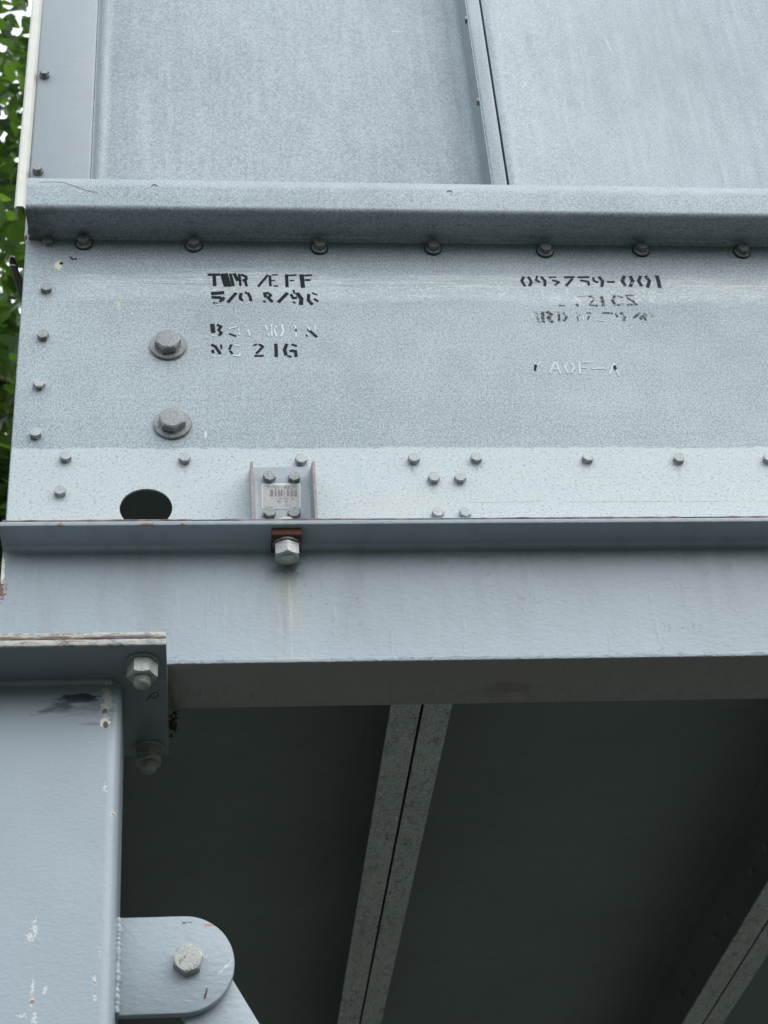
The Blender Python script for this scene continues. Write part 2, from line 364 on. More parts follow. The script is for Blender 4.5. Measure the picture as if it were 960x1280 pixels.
def bevel(o, w, seg=2, angle=30):
    bm = bmesh.new(); bm.from_mesh(o.data); bmesh.ops.recalc_face_normals(bm, faces=bm.faces); bm.to_mesh(o.data); bm.free()
    m = o.modifiers.new('bevel', 'BEVEL'); m.width = w; m.segments = seg; m.limit_method = 'ANGLE'; m.angle_limit = radians(angle); m.harden_normals = False
    for p in o.data.polygons: p.use_smooth = True
    return o
class MB:
    def __init__(s): s.V = []; s.F = []
    def add(s, V, Fc): b = len(s.V); s.V += [Vector(v) for v in V]; s.F += [tuple(i+b for i in f) for f in Fc]; return s
    def box(s, a, b):
        x0, y0, z0 = a; x1, y1, z1 = b
        return s.add([(x0,y0,z0),(x1,y0,z0),(x1,y1,z0),(x0,y1,z0),(x0,y0,z1),(x1,y0,z1),(x1,y1,z1),(x0,y1,z1)],
                     [(0,3,2,1),(4,5,6,7),(0,1,5,4),(1,2,6,5),(2,3,7,6),(3,0,4,7)])
    def prism(s, poly, d):
        """poly: closed loop of 3D points, extruded by vector d"""
        n = len(poly); d = Vector(d); P = [Vector(p) for p in poly]
        return s.add(P+[p+d for p in P], [tuple(range(n))[::-1], tuple(range(n, 2*n))]+[(i, (i+1) % n, n+(i+1) % n, n+i) for i in range(n)])
    def lathe(s, prof, seg=24, M4=None, rfun=None):
        """prof: (r,h) pairs along local z"""
        V = []; Fc = []
        for k, (r, h) in enumerate(prof):
            for i in range(seg):
                a = 2*pi*i/seg; rr = r if not rfun else rfun(k, a, r)
                V.append(Vector((rr*cos(a), rr*sin(a), h)))
        for k in range(len(prof)-1):
            for i in range(seg):
                j = (i+1) % seg; Fc.append((k*seg+i, k*seg+j, (k+1)*seg+j, (k+1)*seg+i))
        Fc.append(tuple(range(seg))[::-1]); Fc.append(tuple((len(prof)-1)*seg+i for i in range(seg)))
        if M4: V = [M4 @ v for v in V]
        return s.add(V, Fc)
    def build(s, name, mat, parent=None, **k): return mesh(name, s.V, s.F, mat, parent, **k)
def frame(loc, axis, spin=0, tilt=(0, 0)):
    z = Vector(axis).normalized()
    M4 = z.to_track_quat('Z', 'Y').to_matrix().to_4x4()
    return Matrix.Translation(loc) @ M4 @ Matrix.Rotation(spin, 4, 'Z') @ Matrix.Rotation(tilt[0], 4, 'X') @ Matrix.Rotation(tilt[1], 4, 'Y')
def hexr(R, a):        # radius of a hexagon with circumradius R
    a = (a+pi/6) % (pi/3)-pi/6 + 0
    return R*cos(pi/6)/cos(((a+pi/3*10) % (pi/3))-pi/6) if False else R
def hex_head(mb, R, H, M4, seg=48, ch=.86, both=False, h0=0):
    ap = R*cos(pi/6)
    def rh(a):
        b = (a % (pi/3))-pi/6
        return ap/cos(b)
    prof = []; V = []; Fc = []
    def ring(f): 
        for i in range(seg): a = 2*pi*i/seg; r, h = f(a); V.append(Vector((r*cos(a), r*sin(a), h)))
    k = .62
    rc = ap*ch/.86*.97
    if both: ring(lambda a: (min(rh(a), rc), h0)); ring(lambda a: (rh(a), h0+(rh(a)-rc)*k if rh(a) > rc else h0))
    else: ring(lambda a: (rh(a), h0))
    ring(lambda a: (rh(a), h0+H-max(0, rh(a)-rc)*k)); ring(lambda a: (rc, h0+H)); ring(lambda a: (rc*.55, h0+H+.00005))
    nr = len(V)//seg
    for q in range(nr-1):
        for i in range(seg): j = (i+1) % seg; Fc.append((q*seg+i, q*seg+j, (q+1)*seg+j, (q+1)*seg+i))
    Fc.append(tuple(range(seg))[::-1]); Fc.append(tuple((nr-1)*seg+i for i in range(seg)))
    mb.add([M4 @ v for v in V], Fc)
def edge_smooth(o, ang=28):
    for p in o.data.polygons: p.use_smooth = True
    bm = bmesh.new(); bm.from_mesh(o.data); bmesh.ops.recalc_face_normals(bm, faces=bm.faces)
    for e in bm.edges:
        if len(e.link_faces) == 2 and e.calc_face_angle(0) > radians(ang): e.smooth = False
    bm.to_mesh(o.data); bm.free(); return o

# ================================================================== SETTING
t = NT('ground'); n = t.noise(18, 5, .7); n2 = t.noise(1.2, 4, .6)
gm = t.finish(t.mix(t.mr(n2, .4, .6), t.mix(n, (.035, .037, .036), (.07, .072, .07)), t.mix(n, (.028, .032, .024), (.045, .052, .036))), .9, 0, n, .02, .6)
G = 12; gv = [(-150+300*i/G, -150+300*j/G, 0) for j in range(G+1) for i in range(G+1)]
g = mesh('ground', gv, [(j*(G+1)+i, j*(G+1)+i+1, (j+1)*(G+1)+i+1, (j+1)*(G+1)+i) for j in range(G) for i in range(G)], gm)
tag(g, 'dark gravel and grass ground under the steel frame', None, None, 'structure')

# ================================================================== STEEL BEAM
ZB, ZT = CZ+1.0656, CZ+1.2686          # underside and top of the W-section
YF, YK = 1.748, 1.850                  # flange edges
YW0, YW1 = 1.7961, 1.8019              # web faces
TF = .0068
X0, X1 = -.2365, 3.05
beam = empty('steel_beam', (X0, (YF+YK)/2, ZB), 'pale blue-grey painted steel I-beam running level under the galvanised tower', 'beam')
L = X1-X0
MB().box((X0, YF, ZT-TF), (X1, YK, ZT)).build('top_flange', M['beam'], beam); bevel(bpy.data.objects['top_flange'], .0012, 2)
MB().box((X0, YF, ZB), (X1, YK, ZB+TF)).build('bottom_flange', M['beam'], beam); bevel(bpy.data.objects['bottom_flange'], .0012, 2)
za, zb_ = ZB+TF, ZT-TF
def webprof():
    r = .008; n = 7; P = []
    # start bottom front, go up front face
    for i in range(n+1): a = pi/2*i/n; P.append((YW0-r*(1-sin(a)), za+.0+r*(1-cos(a))))
    for i in range(n+1): a = pi/2*(1-i/n); P.append((YW0-r*(1-sin(a)), zb_-r*(1-cos(a))))
    for i in range(n+1): a = pi/2*i/n; P.append((YW1+r*(1-sin(a)), zb_-r*(1-cos(a))))
    for i in range(n+1): a = pi/2*(1-i/n); P.append((YW1+r*(1-sin(a)), za+r*(1-cos(a))))
    return P
wb = MB().prism([(X0+.0005, y, z) for y, z in webprof()], (L-.001, 0, 0)).build('web', M['beam'], beam); edge_smooth(wb, 40)

# ================================================================== COLUMN
zc0 = ZB-.019; PT = .0086
cx1 = -.0348; cx0 = -.345
column = empty('steel_column', ((cx0+cx1)/2, 1.80, 0), 'light blue painted steel column with black smear and white paint chips at lower left', 'column')
CY0, CY1 = 1.6752, 1.930
def plate(name, z0, z1, x0, x1, y0, y1, parent, mat):
    # slightly wavy thick-painted front edge
    n = 60; mb = MB(); V = []; Fc = []
    for i in range(n+1):
        x = x0+(x1-x0)*i/n; j = random.uniform(-.0006, .0006); k = random.uniform(-.0005, .0005)
        V += [(x, y0+j, z0+abs(k)*.5), (x, y1, z0), (x, y1, z1), (x, y0+k, z1-abs(j)*.5)]
    for i in range(n):
        a = i*4
        for q in range(4): Fc.append((a+q, a+(q+1) % 4, a+4+(q+1) % 4, a+4+q))
    Fc += [(3, 2, 1, 0), (n*4, n*4+1, n*4+2, n*4+3)]
    o = mb.add(V, Fc).build(name, mat, parent); bevel(o, .0010, 2, 40); return o
plate('cap_plate', zc0, zc0+PT, cx0, cx1, CY0, CY1, column, M['cap'])
bp = plate('base_plate', zc0+PT+.0006, ZB-.0012, cx0, cx1-.0006, CY0+.0006, CY1, beam, M['cap']); bp['label'] = 'plate welded under the beam with rusty chipped front edge'
# hollow section with rounded corners
kx1 = -.0868; kx0 = -.312; ky0, ky1 = 1.7494, 1.862; r = .015
def rrect(x0, x1, y0, y1, r, z, n=8):
    P = []
    for (cx_, cy_, a0) in ((x1-r, y0+r, -pi/2), (x1-r, y1-r, 0), (x0+r, y1-r, pi/2), (x0+r, y0+r, pi)):
        for i in range(n+1): a = a0+pi/2*i/n; P.append((cx_+r*cos(a), cy_+r*sin(a), z))
    return P
po = MB().prism(rrect(kx0, kx1, ky0, ky1, r, .02), (0, 0, zc0-.0205)).build('post', M['column'], column); edge_smooth(po, 40)
# weld fillet round the top of the post
wf = MB(); n = 9
for (q0, q1) in (((kx0+.01, ky0), (kx1-.012, ky0)), ((kx1, ky0+.012), (kx1, ky1-.01))):
    pass
fp = MB().box((kx0-.06, ky0-.06, 0), (kx1+.06, ky1+.06, .02)).build('foot_plate', M['column'], column); bevel(fp, .002)
def weld(name, p0, p1, r, parent, mat, lump=.25, n=46, offs=(0, 0, 0)):
    p0 = Vector(p0); p1 = Vector(p1); d = (p1-p0).normalized(); u = d.orthogonal().normalized(); v = d.cross(u)
    V = []; Fc = []; seg = 10
    for i in range(n+1):
        c = p0.lerp(p1, i/n); ph = (i*.23+.15*sin(i*1.7)) % 1; rr = r*(1+lump*(.5-abs(ph-.5))*1.2-lump/2+random.uniform(-.16, .16)+.14*sin(i*.37+r*900))
        c = c+u*random.uniform(-.0005, .0005)
        for k in range(seg): a = 2*pi*k/seg; V.append(c+u*rr*cos(a)+v*rr*sin(a))
    for i in range(n):
        for k in range(seg): Fc.append((i*seg+k, i*seg+(k+1) % seg, (i+1)*seg+(k+1) % seg, (i+1)*seg+k))
    Fc += [tuple(range(seg))[::-1], tuple(n*seg+k for k in range(seg))]
    return mesh(name, V, Fc, mat, parent, smooth=True)
weld('weld_bead', (kx0+.008, ky0+.001, zc0-.001), (kx1-.010, ky0+.001, zc0-.001), .0050, column, M['column'], .12)
# lug with round end
LZ, LR = CZ+.7232, .0535
lcx = .0366-LR; ly0, ly1 = 1.789, 1.801
lp = [(kx1-.002, LZ-LR)]+[(lcx+LR*sin(a), LZ-LR*cos(a)) for a in [pi*i/32 for i in range(33)]]+[(kx1-.002, LZ+LR)]
lug = MB().prism([(x, ly0, z) for x, z in lp], (0, ly1-ly0, 0)).build('lug', M['lug'], column); bevel(lug, .0012, 2)
weld('weld_bead', (kx1+.001, ly0-.001, LZ-LR+.002), (kx1+.001, ly0-.001, LZ+LR-.001), .0044, lug, M['lug'], .28, 70)
weld('paint_drip', (atY(228, 1153, 1.79)), (atY(240, 1153, 1.79)), .0016, lug, M['lug'], .5, 8)

# ------------------------------------------------------------------ fasteners
def bolt_parts(root, loc, axis, R, H, mat, spin=0, washer=None, nut=False, shank=None, wmat=None, tilt=(0, 0), name='head'):
    M4 = frame(loc, axis, spin, tilt); h = 0
    if washer:
        wr, wt = washer; mb = MB().lathe([(wr*.985, 0), (wr, wt*.2), (wr, wt*.7), (wr*.97, wt)], 40, M4)
        edge_smooth(mb.build('washer', wmat or mat, root), 50); h = wt
    mb = MB(); hex_head(mb, R, H, M4, both=nut, h0=h+.0001)
    edge_smooth(mb.build(name, mat, root), 22); h += H
    if shank:
        sr, sl = shank; pr = [(sr*.9, h-.002)]; k = 0
        while k*.0024 < sl-.002: pr += [(sr*.86, h+k*.0024), (sr, h+(k+.45)*.0024)]; k += 1
        pr += [(sr*.9, h+sl-.0015), (sr*.8, h+sl)]
        edge_smooth(MB().lathe(pr, 28, M4).build('threaded_shank', mat, root), 60)

# lug bolt (joins brace and lug)
p = atY(235, 1203, ly0)
b = empty('hex_bolt', p, 'large stamped grey hex bolt in the round-ended lug at lower left', 'bolt')
bolt_parts(b, p, (0, -1, 0), .0163, .0125, M['nut'], .32, name='head')
hp = bpy.data.objects[[c.name for c in b.children if c.name.startswith('head')][0]]
# raised stamp marks on the head: N Y above, 307A below
def letters(name, segs, mat, parent, to3d, w, nrm, gap=13):
    w *= 1.36 if 'ghost' not in name else 1.02
    # one mesh per painted character
    bb = [(min(p[0] for p in s_[0])-s_[1]/2, min(p[1] for p in s_[0])-s_[1]/2, max(p[0] for p in s_[0])+s_[1]/2, max(p[1] for p in s_[0])+s_[1]/2) for s_ in segs]
    g_ = list(range(len(segs)))
    for i in range(len(segs)):
        for j in range(i):
            dx = max(bb[i][0]-bb[j][2], bb[j][0]-bb[i][2], 0); dy = max(bb[i][1]-bb[j][3], bb[j][1]-bb[i][3], 0)
            if dx < 4 and dy < gap and g_[i] != g_[j]:
                a_, b_ = g_[i], g_[j]; g_ = [b_ if q == a_ else q for q in g_]
    for k in sorted(set(g_)): strokes(name, [segs[i] for i in range(len(segs)) if g_[i] == k], mat, parent, to3d, w, nrm)
def strokes(name, segs, mat, parent, to3d, w, nrm, th=.0002):
    mb = MB()
    for s in segs:
        pts = s[0]; ww = s[1]*w; P = [to3d(*q) for q in pts]
        for a, c in zip(P[:-1], P[1:]):
            d = (c-a); l = d.length
            if l < 1e-6: continue
            d /= l; sd_ = d.cross(Vector(nrm)).normalized()*ww*.5; e = d*min(ww*.25, l*.3)
            lf = Vector(nrm)*(.00003*(len(mb.F) % 9)); mb.add([a-e-sd_+lf, c+e-sd_+lf, c+e+sd_+lf, a-e+sd_+lf], [(0, 1, 2, 3)])
    return mb.build(name, mat, parent) if mb.V else None
sy = ly0-.0128
def stp(x, y): return atY(205+x/16, 1175+y/16, sy)
strokes('stamped_letters', [([(290, 400), (330, 460)], 16), ([(335, 365), (385, 410)], 16), ([(335, 365), (330, 460)], 12), ([(385, 335), (435, 360)], 16), ([(435, 300), (410, 345)], 14),
        ([(450, 590), (490, 610), (470, 640)], 12), ([(510, 560), (540, 600)], 12), ([(530, 545), (560, 580), (540, 600)], 10), ([(590, 530), (620, 570)], 12), ([(640, 480), (680, 500)], 12), ([(640, 440), (690, 430)], 10), ([(600, 480), (630, 520)], 10)],
        M['stamp'], hp, stp, .000060, (0, -1, 0))
# cap plate bolts hang nut-down
for i, (px, py, lab, mt, sp) in enumerate(((178, 826, 'bright zinc nut and threaded bolt end under the front corner of the cap plate', M['nut'], .0),
                                        (186, 934, 'dark dull nut hanging under the rear corner of the cap plate', M['nut'], .45))):
    p = atZ(px, py, zc0)
    b = empty('plate_bolt', p, lab, 'bolt', 'bolts through the cap plate')
    bolt_parts(b, p, (0, 0, -1), .0172, .0185, mt, sp, washer=(.0185, .0035), nut=True, shank=(.0098, .011), name='nut')
    tp = Vector((p.x, p.y, ZB-.0002)); 

# anchor bolt with rusty block under the top flange
p = atZ(357.5, 678, ZT-TF); p.y = 1.7745
an = empty('anchor_bolt', p, "pale nut and bolt through a rusty square block under the beam lip, below the label", 'bolt')
bl = MB().box((p.x-.0185, p.y-.0195, p.z-.0105), (p.x+.0185, p.y+.0195, p.z-.0002)).build('rusty_block', M['rust'], an); bevel(bl, .0015, 2)
bolt_parts(an, (p.x, p.y, p.z-.0108), (0, 0, -1), .0165, .0175, M['nut'], pi/6, washer=(.0172, .003), nut=True, shank=(.0092, .0035), wmat=M['dark_bolt'], name='nut')
q = Vector((p.x, p.y+.004, ZT+.004))
mbh = MB(); mbh.lathe([(.0185, 0), (.0185, .0035), (.0125, .0105), (.010, .0135)], 30, Matrix.Translation((p.x, p.y, ZT+.0044)))
edge_smooth(mbh.build('head', M['nut'], an), 50)

# brace
pin = Vector((-.0122, 1.8075, CZ+.727)); dv = Vector((.484, 0, -.875)); pv = Vector((.875, 0, .484)); hw = .0325
end = pin+dv*((pin.z-.03)/.875)
bprof = []
for i in range(17): a = pi*i/16; bprof.append(pin+pv*hw*cos(a)-dv*hw*sin(a))
bprof += [end-pv*hw, end+pv*hw]
br = empty('brace_bar', (end.x, pin.y, 0), 'pale blue flat diagonal brace behind the rounded lug at the bottom', 'brace')
o = MB().prism([(v.x, 1.8025, v.z) for v in bprof], (0, .010, 0)).build('bar', M['lug'], br); bevel(o, .001)
o = MB().box((end.x-.08, 1.75, 0), (end.x+.08, 1.87, .02)).build('foot_plate', M['lug'], br)

# ================================================================== COOLING TOWER
Y0 = 1.80
XL = -.2345; XR = 2.85
ZS = ZT+.0034                          # bottom of the skirt
ZTOP = CZ+3.3
DEEP = 5.6
tower = empty('cooling_tower', (XL, Y0, ZS), 'large galvanised sheet steel cooling tower casing with stencilled lettering, standing on the beam', 'cooling tower')

def plate_with_holes(name, outline, holes, Y, th, mat, parent, bend=None):
    """outline, holes: loops of (x,z). thickness goes away from the camera"""
    bm = bmesh.new(); ed = []
    for lp in [outline]+holes:
        vs = [bm.verts.new((x, Y, z)) for x, z in lp]
        ed += [bm.edges.new((vs[i], vs[(i+1) % len(vs)])) for i in range(len(vs))]
    bmesh.ops.triangle_fill(bm, use_beauty=True, use_dissolve=False, edges=ed, normal=(0, -1, 0))
    for f in bm.faces:
        if f.normal.y > 0: f.normal_flip()
    fs = list(bm.faces); r_ = bmesh.ops.extrude_face_region(bm, geom=fs)
    for v in [g_ for g_ in r_['geom'] if isinstance(g_, bmesh.types.BMVert)]: v.co.y += th
    # the original faces now are the front; extrude keeps them
    me = bpy.data.meshes.new(name); bmesh.ops.recalc_face_normals(bm, faces=bm.faces); 
    c = Vector((sum(x for x, z in outline)/len(outline), Y, sum(z for x, z in outline)/len(outline)))
    for v in bm.verts: v.co -= c
    bm.to_mesh(me); bm.free(); me.materials.append(mat)
    o = bpy.data.objects.new(name, me); COL.objects.link(o); o.parent = parent
    base = WPOS.get(parent.name, Vector(parent.location)); o.location = c-base; WPOS[o.name] = c; return o
def circ(c, rx, rz, n=28, a0=0): return [(c[0]+rx*cos(2*pi*i/n+a0), c[1]+rz*sin(2*pi*i/n+a0)) for i in range(n)]

# skirt: outline goes round the knock-out at the lower edge
hc = (-.0638, CZ+1.3262)
outline = [(XL, ZS), (XR, ZS), (XR, CZ+1.815), (XL, CZ+1.815)]
h1 = atY(76.5, 329, Y0); h2 = atY(91, 322, Y0)
holes = [circ(hc, .0328, .0303, 48), circ((h1.x, h1.z), .0026, .0030, 12)]
sk = plate_with_holes('skirt_panel', outline, holes, Y0, .003, M['wall'], tower)
sk['label'] = 'stencilled lower panel with a paler band along its bottom'
strokes('scratch_mark', [([(88, 321), (90.5, 324), (96, 323.5)], 2)], M['ink'], sk, lambda x, y: atY(x, y, Y0-.0004), .0011, (0, -1, 0))
# lettering, strokes read off the photograph
YI = Y0-.0004
def zl(x, y): return atY(220+x/4.364, 320+y/4.364, YI)
def zr(x, y): return atY(620+x/3.692, 320+y/3.692, YI)
K = [([(177,102),(236,101)],12),([(209,112),(211,160)],14),([(252,100),(270,162)],15),([(273,98),(292,162)],15),([(297,100),(312,160)],12),([(318,98),(337,132)],14),
 ([(345,100),(352,160)],10),([(358,102),(382,112),(384,125),(366,133)],11),([(378,135),(385,162)],11),
 ([(500,104),(450,164)],10),([(512,108),(515,162)],10),([(524,103),(553,102)],6),([(534,163),(556,163)],6),([(512,134),(540,133)],5),
 ([(603,103),(606,166)],13),([(615,105),(655,103)],7),([(622,134),(642,133)],6),([(685,104),(692,168)],17),([(702,106),(740,104)],8),([(705,131),(730,130)],9),
 ([(196,204),(258,199)],16),([(198,224),(238,226),(258,238)],14),([(262,226),(240,248)],10),([(206,255),(226,261)],9),([(285,250),(326,203)],13),
 ([(355,205),(350,225),(358,242)],13),([(393,202),(404,222),(408,242)],12),([(378,198),(396,205)],9),
 ([(480,203),(500,201),(519,213),(502,226)],10),([(483,206),(490,222)],12),([(478,246),(486,250)],9),([(502,226),(524,248)],12),([(560,250),(606,203)],14),
 ([(628,210),(640,230),(657,226)],11),([(640,186),(646,202)],8),([(662,204),(684,232),(682,262)],16),([(638,249),(650,256)],7),
 ([(724,210),(722,240),(742,262)],13),([(744,201),(769,211)],7),([(756,234),(774,246)],9),
 ([(198,374),(203,414)],17),([(226,375),(246,385),(232,402),(248,420),(236,431)],11),([(292,424),(326,436)],8),([(655,396),(655,414)],6),([(722,400),(766,440)],11),([(711,430),(714,437)],6),
 ([(196,484),(214,492),(241,532)],12),([(199,514),(204,526)],11),([(246,484),(248,506)],7),([(302,484),(291,508)],9),([(296,518),(307,532)],9),
 ([(424,487),(440,481)],7),([(455,481),(474,495),(440,530)],10),([(430,544),(476,544)],8),([(545,481),(547,546)],13),
 ([(604,481),(592,510),(600,538)],13),([(634,482),(656,490)],10),([(624,516),(652,518),(655,546)],12),([(610,545),(628,549)],8)]
letters('stencil_character', K, M['ink'], sk, zl, .000265, (0, -1, 0))
W = [([(192,432),(222,438)],6),([(348,246),(366,264)],6),([(385,263),(402,250)],6),([(212,262),(240,266)],6),([(290,396),(332,386)],7),([(342,398),(346,428)],8),([(388,406),(406,432)],7),([(398,400),(400,436)],5),
 ([(486,380),(498,404)],8),([(505,424),(508,436)],7),([(521,374),(523,437)],9),([(545,380),(537,410),(550,439)],10),([(577,376),(587,410),(572,438)],10),([(649,380),(655,396)],8),([(655,416),(654,440)],8),
 ([(714,380),(730,404)],8),([(760,376),(758,412)],7),([(198,540),(218,549)],7),([(234,542),(240,550)],6),([(316,484),(348,491)],7),([(308,540),(346,546),(350,530)],8),([(458,475),(480,486)],4),([(620,510),(640,505)],4)]
letters('ghost_character', W, M['ink_white'], sk, lambda x, y: zl(x, y)+Vector((0, -.0002, 0)), .000265, (0, -1, 0))
K2 = [([(127,97),(119,115),(133,137)],10),([(149,97),(165,118),(155,136)],10),([(190,94),(184,110),(201,119)],8),([(210,97),(226,115),(226,136)],10),([(246,98),(276,97)],6),([(262,112),(291,119),(274,134)],8),
 ([(318,98),(361,97)],9),([(352,105),(325,136)],9),([(379,98),(427,97)],8),([(392,112),(426,118),(428,133)],9),([(449,100),(452,115),(469,121)],8),([(477,97),(492,115),(489,139)],11),([(515,119),(546,119)],8),
 ([(591,94),(583,115),(596,136)],12),([(620,94),(631,115),(620,139)],12),([(666,94),(658,115),(671,136)],11),([(692,94),(708,115),(700,142)],12),([(742,92),(750,115),(755,143)],13)]
letters('stencil_character', K2, M['ink_mid'], sk, zr, .000312, (0, -1, 0))
K3 = [([(290,228),(316,228)],6),([(372,222),(378,230)],8),([(425,190),(440,183),(455,198),(432,222)],6),([(430,228),(467,228)],7),([(488,188),(496,230)],11),([(548,184),(538,205),(550,226)],10),([(562,184),(583,190)],6),([(562,226),(586,222)],7),
 ([(598,183),(640,180)],7),([(604,192),(636,210),(636,218)],7),([(606,224),(651,222)],7),
 ([(180,258),(192,268)],8),([(188,280),(196,292)],9),([(192,300),(200,306)],8),([(214,258),(218,304)],12),([(236,258),(256,270),(240,285),(260,304)],12),([(290,258),(292,299)],9),([(312,262),(326,280),(314,298)],9),
 ([(370,262),(386,274)],7),([(374,280),(380,296)],6),([(418,264),(436,262),(425,290)],6),([(490,262),(540,263)],6),([(552,262),(560,280)],8),([(578,262),(593,280),(590,299)],11),([(636,284),(664,262)],9),([(668,288),(688,270)],12),([(684,262),(690,294)],9),([(708,260),(724,276)],9)]
letters('worn_character', K3, M['ink_faint'], sk, zr, .000312, (0, -1, 0))
W2 = [([(172,488),(186,506)],8),([(208,488),(192,505)],7),([(250,538),(270,490)],9),([(276,490),(298,542)],9),([(262,522),(286,522)],6),([(328,494),(319,515),(331,538)],10),([(350,494),(361,515),(348,538)],10),
 ([(384,490),(388,542)],10),([(396,490),(427,489)],8),([(396,514),(420,514)],7),([(442,519),(504,518)],7),([(526,546),(542,494)],8),([(544,500),(568,552)],9),([(160,262),(168,290)],5),([(400,280),(404,296)],6),([(470,296),(500,300)],5),([(380,184),(440,180)],5)]
letters('ghost_character', W2, M['ink_ghost'], sk, lambda x, y: zr(x, y)+Vector((0, -.0002, 0)), .000312, (0, -1, 0))
letters('paint_fleck', [([(183,503),(180,526)],8),([(546,508),(552,522)],9)], M['ink'], sk, lambda x, y: zr(x, y)+Vector((0, -.0004, 0)), .000312, (0, -1, 0))

# ledge: Z-section with rounded nose
zn0, zn1 = CZ+1.7945, CZ+1.853; yn = 1.74; th = .0025
xl = -.2322
def ledge_sec(x):
    rr = .009; P = []
    P.append((yn, zn1))
    for i in range(9): a = pi/2*i/8; P.append((yn+rr*(1-cos(a)), zn0+rr*(1-sin(a))))
    rb = .006
    for i in range(7): a = pi/2*i/6; P.append((Y0-.0035-rb*(1-sin(a)), zn0+.004-rb*(1-cos(a)) + .0))
    P[-1] = (Y0-.0025, zn0-.001)
    P += [(Y0-.0005, zn0-.001), (Y0-.0005, zn0+.004+th)]
    P += [(yn+rr+.001, zn0+th), (yn+th+.003, zn0+th+.004), (yn+th, zn0+rr+.002), (yn+th, zn1)]
    return [(x, y, z) for y, z in P]
led = MB().prism(ledge_sec(xl), (XR-xl, 0, 0)).build('ledge', M['ledge'], tower); edge_smooth(led, 35)
for (px, py) in ((193, 233), (562, 240.5)):
    p = atY(px, py, yn)
    # punched hole: flat black crescent painted in for the shade inside the bore
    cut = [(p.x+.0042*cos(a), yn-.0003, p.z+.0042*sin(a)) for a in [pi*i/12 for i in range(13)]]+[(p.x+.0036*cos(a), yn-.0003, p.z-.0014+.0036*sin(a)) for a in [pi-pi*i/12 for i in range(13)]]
    MB().add(cut, [tuple(range(26))[::-1]]).build('hole_shade', M['rubber'], led)
# scratch wire line on the ledge
strokes('scratch_mark', [([(48, 228), (66, 227), (80, 228), (92, 232), (108, 238), (122, 241)], 1)], M['dark_bolt'], led, lambda x, y: atY(x, y, yn-.0003), .0008, (0, -1, 0))

# corner strip (raised) and its inner return edge
cs0, cs1 = XL-.0045, -.1505
ptop = ZTOP
zlo = zn0+.006
YP = Y0+.068
def slab(name, x0, x1, y0, y1, z0, z1, mat, parent, bv=.002):
    o = MB().box((x0, y0, z0), (x1, y1, z1)).build(name, mat, parent)
    if bv: bevel(o, bv, 3)
    return o
slab('corner_strip', cs0, cs1, Y0, YP+.012, zlo, ptop, M['strip'], tower, .004)
def recessed(x0, x1, name, r=.020):
    e = .0015; a0, a1 = x0+e, x1-e
    P = [(x0, Y0+.0015), (a0, Y0+.0015)]+[(a0+r*(1-cos(a)), YP-r+r*sin(a)) for a in [pi/2*k/8 for k in range(9)]]
    P += [(a1-r*(1-cos(a)), YP-r+r*sin(a)) for a in [pi/2*(1-k/8) for k in range(9)]]+[(a1, Y0+.0015), (x1, Y0+.0015), (x1, YP+.01), (x0, YP+.01)]
    o = MB().prism([(x, y, zlo) for x, y in P], (0, 0, ptop-zlo)).build(name, M['panel'], tower); edge_smooth(o, 50); return o
recessed(cs1+.0002, .4378, 'side_panel')['label'] = 'recessed upper panel between corner strip and seam'
slab('seam_rib', .4379, .4595, Y0, YP+.004, zlo, ptop, M['panel'], tower, .0025)
# right pan: its edge folds forward beside the seam
def pan(x0, x1):
    P = [(x0, Y0+.003), (x0+.006, Y0+.001), (x0+.012, Y0+.0015), (x0+.020, Y0+.004), (x1-.02, Y0+.006), (x1-.012, Y0+.0015), (x1, Y0+.003), (x1, Y0+.06), (x0, Y0+.06)]
    return MB().prism([(x, y, zlo) for x, y in P], (0, 0, ptop-zlo)).build('upper_panel', M['panel'], tower)
o = pan(.4630, 1.17); edge_smooth(o, 40)
slab('seam_rib', 1.1735, 1.195, Y0, YP+.004, zlo, ptop, M['panel'], tower, .0025)
o = pan(1.1985, 1.92); edge_smooth(o, 40)
slab('seam_rib', 1.9235, 1.945, Y0, YP+.004, zlo, ptop, M['panel'], tower, .0025)
o = pan(1.9485, XR); edge_smooth(o, 40)
# cream profile on the outer corner
p0 = atY(18, 262, Y0); p1 = atY(33, 258, Y0)
cp = []
xa, xb = -.2553, -.2392
o_ = [(xa, Y0+.02), (xa, Y0-.002), (xa+.0035, Y0-.007), (xb-.0035, Y0-.007), (xb, Y0-.001), (xb, Y0+.02), (xb-.0018, Y0+.02), (xb-.0018, Y0), (xb-.0045, Y0-.0052), (xa+.0045, Y0-.0052), (xa+.0018, Y0-.001), (xa+.0018, Y0+.02)]
cs = MB().prism([(x, y, p0.z) for x, y in o_], (.006, 0, ptop-p0.z)).build('edge_trim', M['cream'], tower); edge_smooth(cs, 50); cs['label'] = 'cream edge trim on the outer corner'

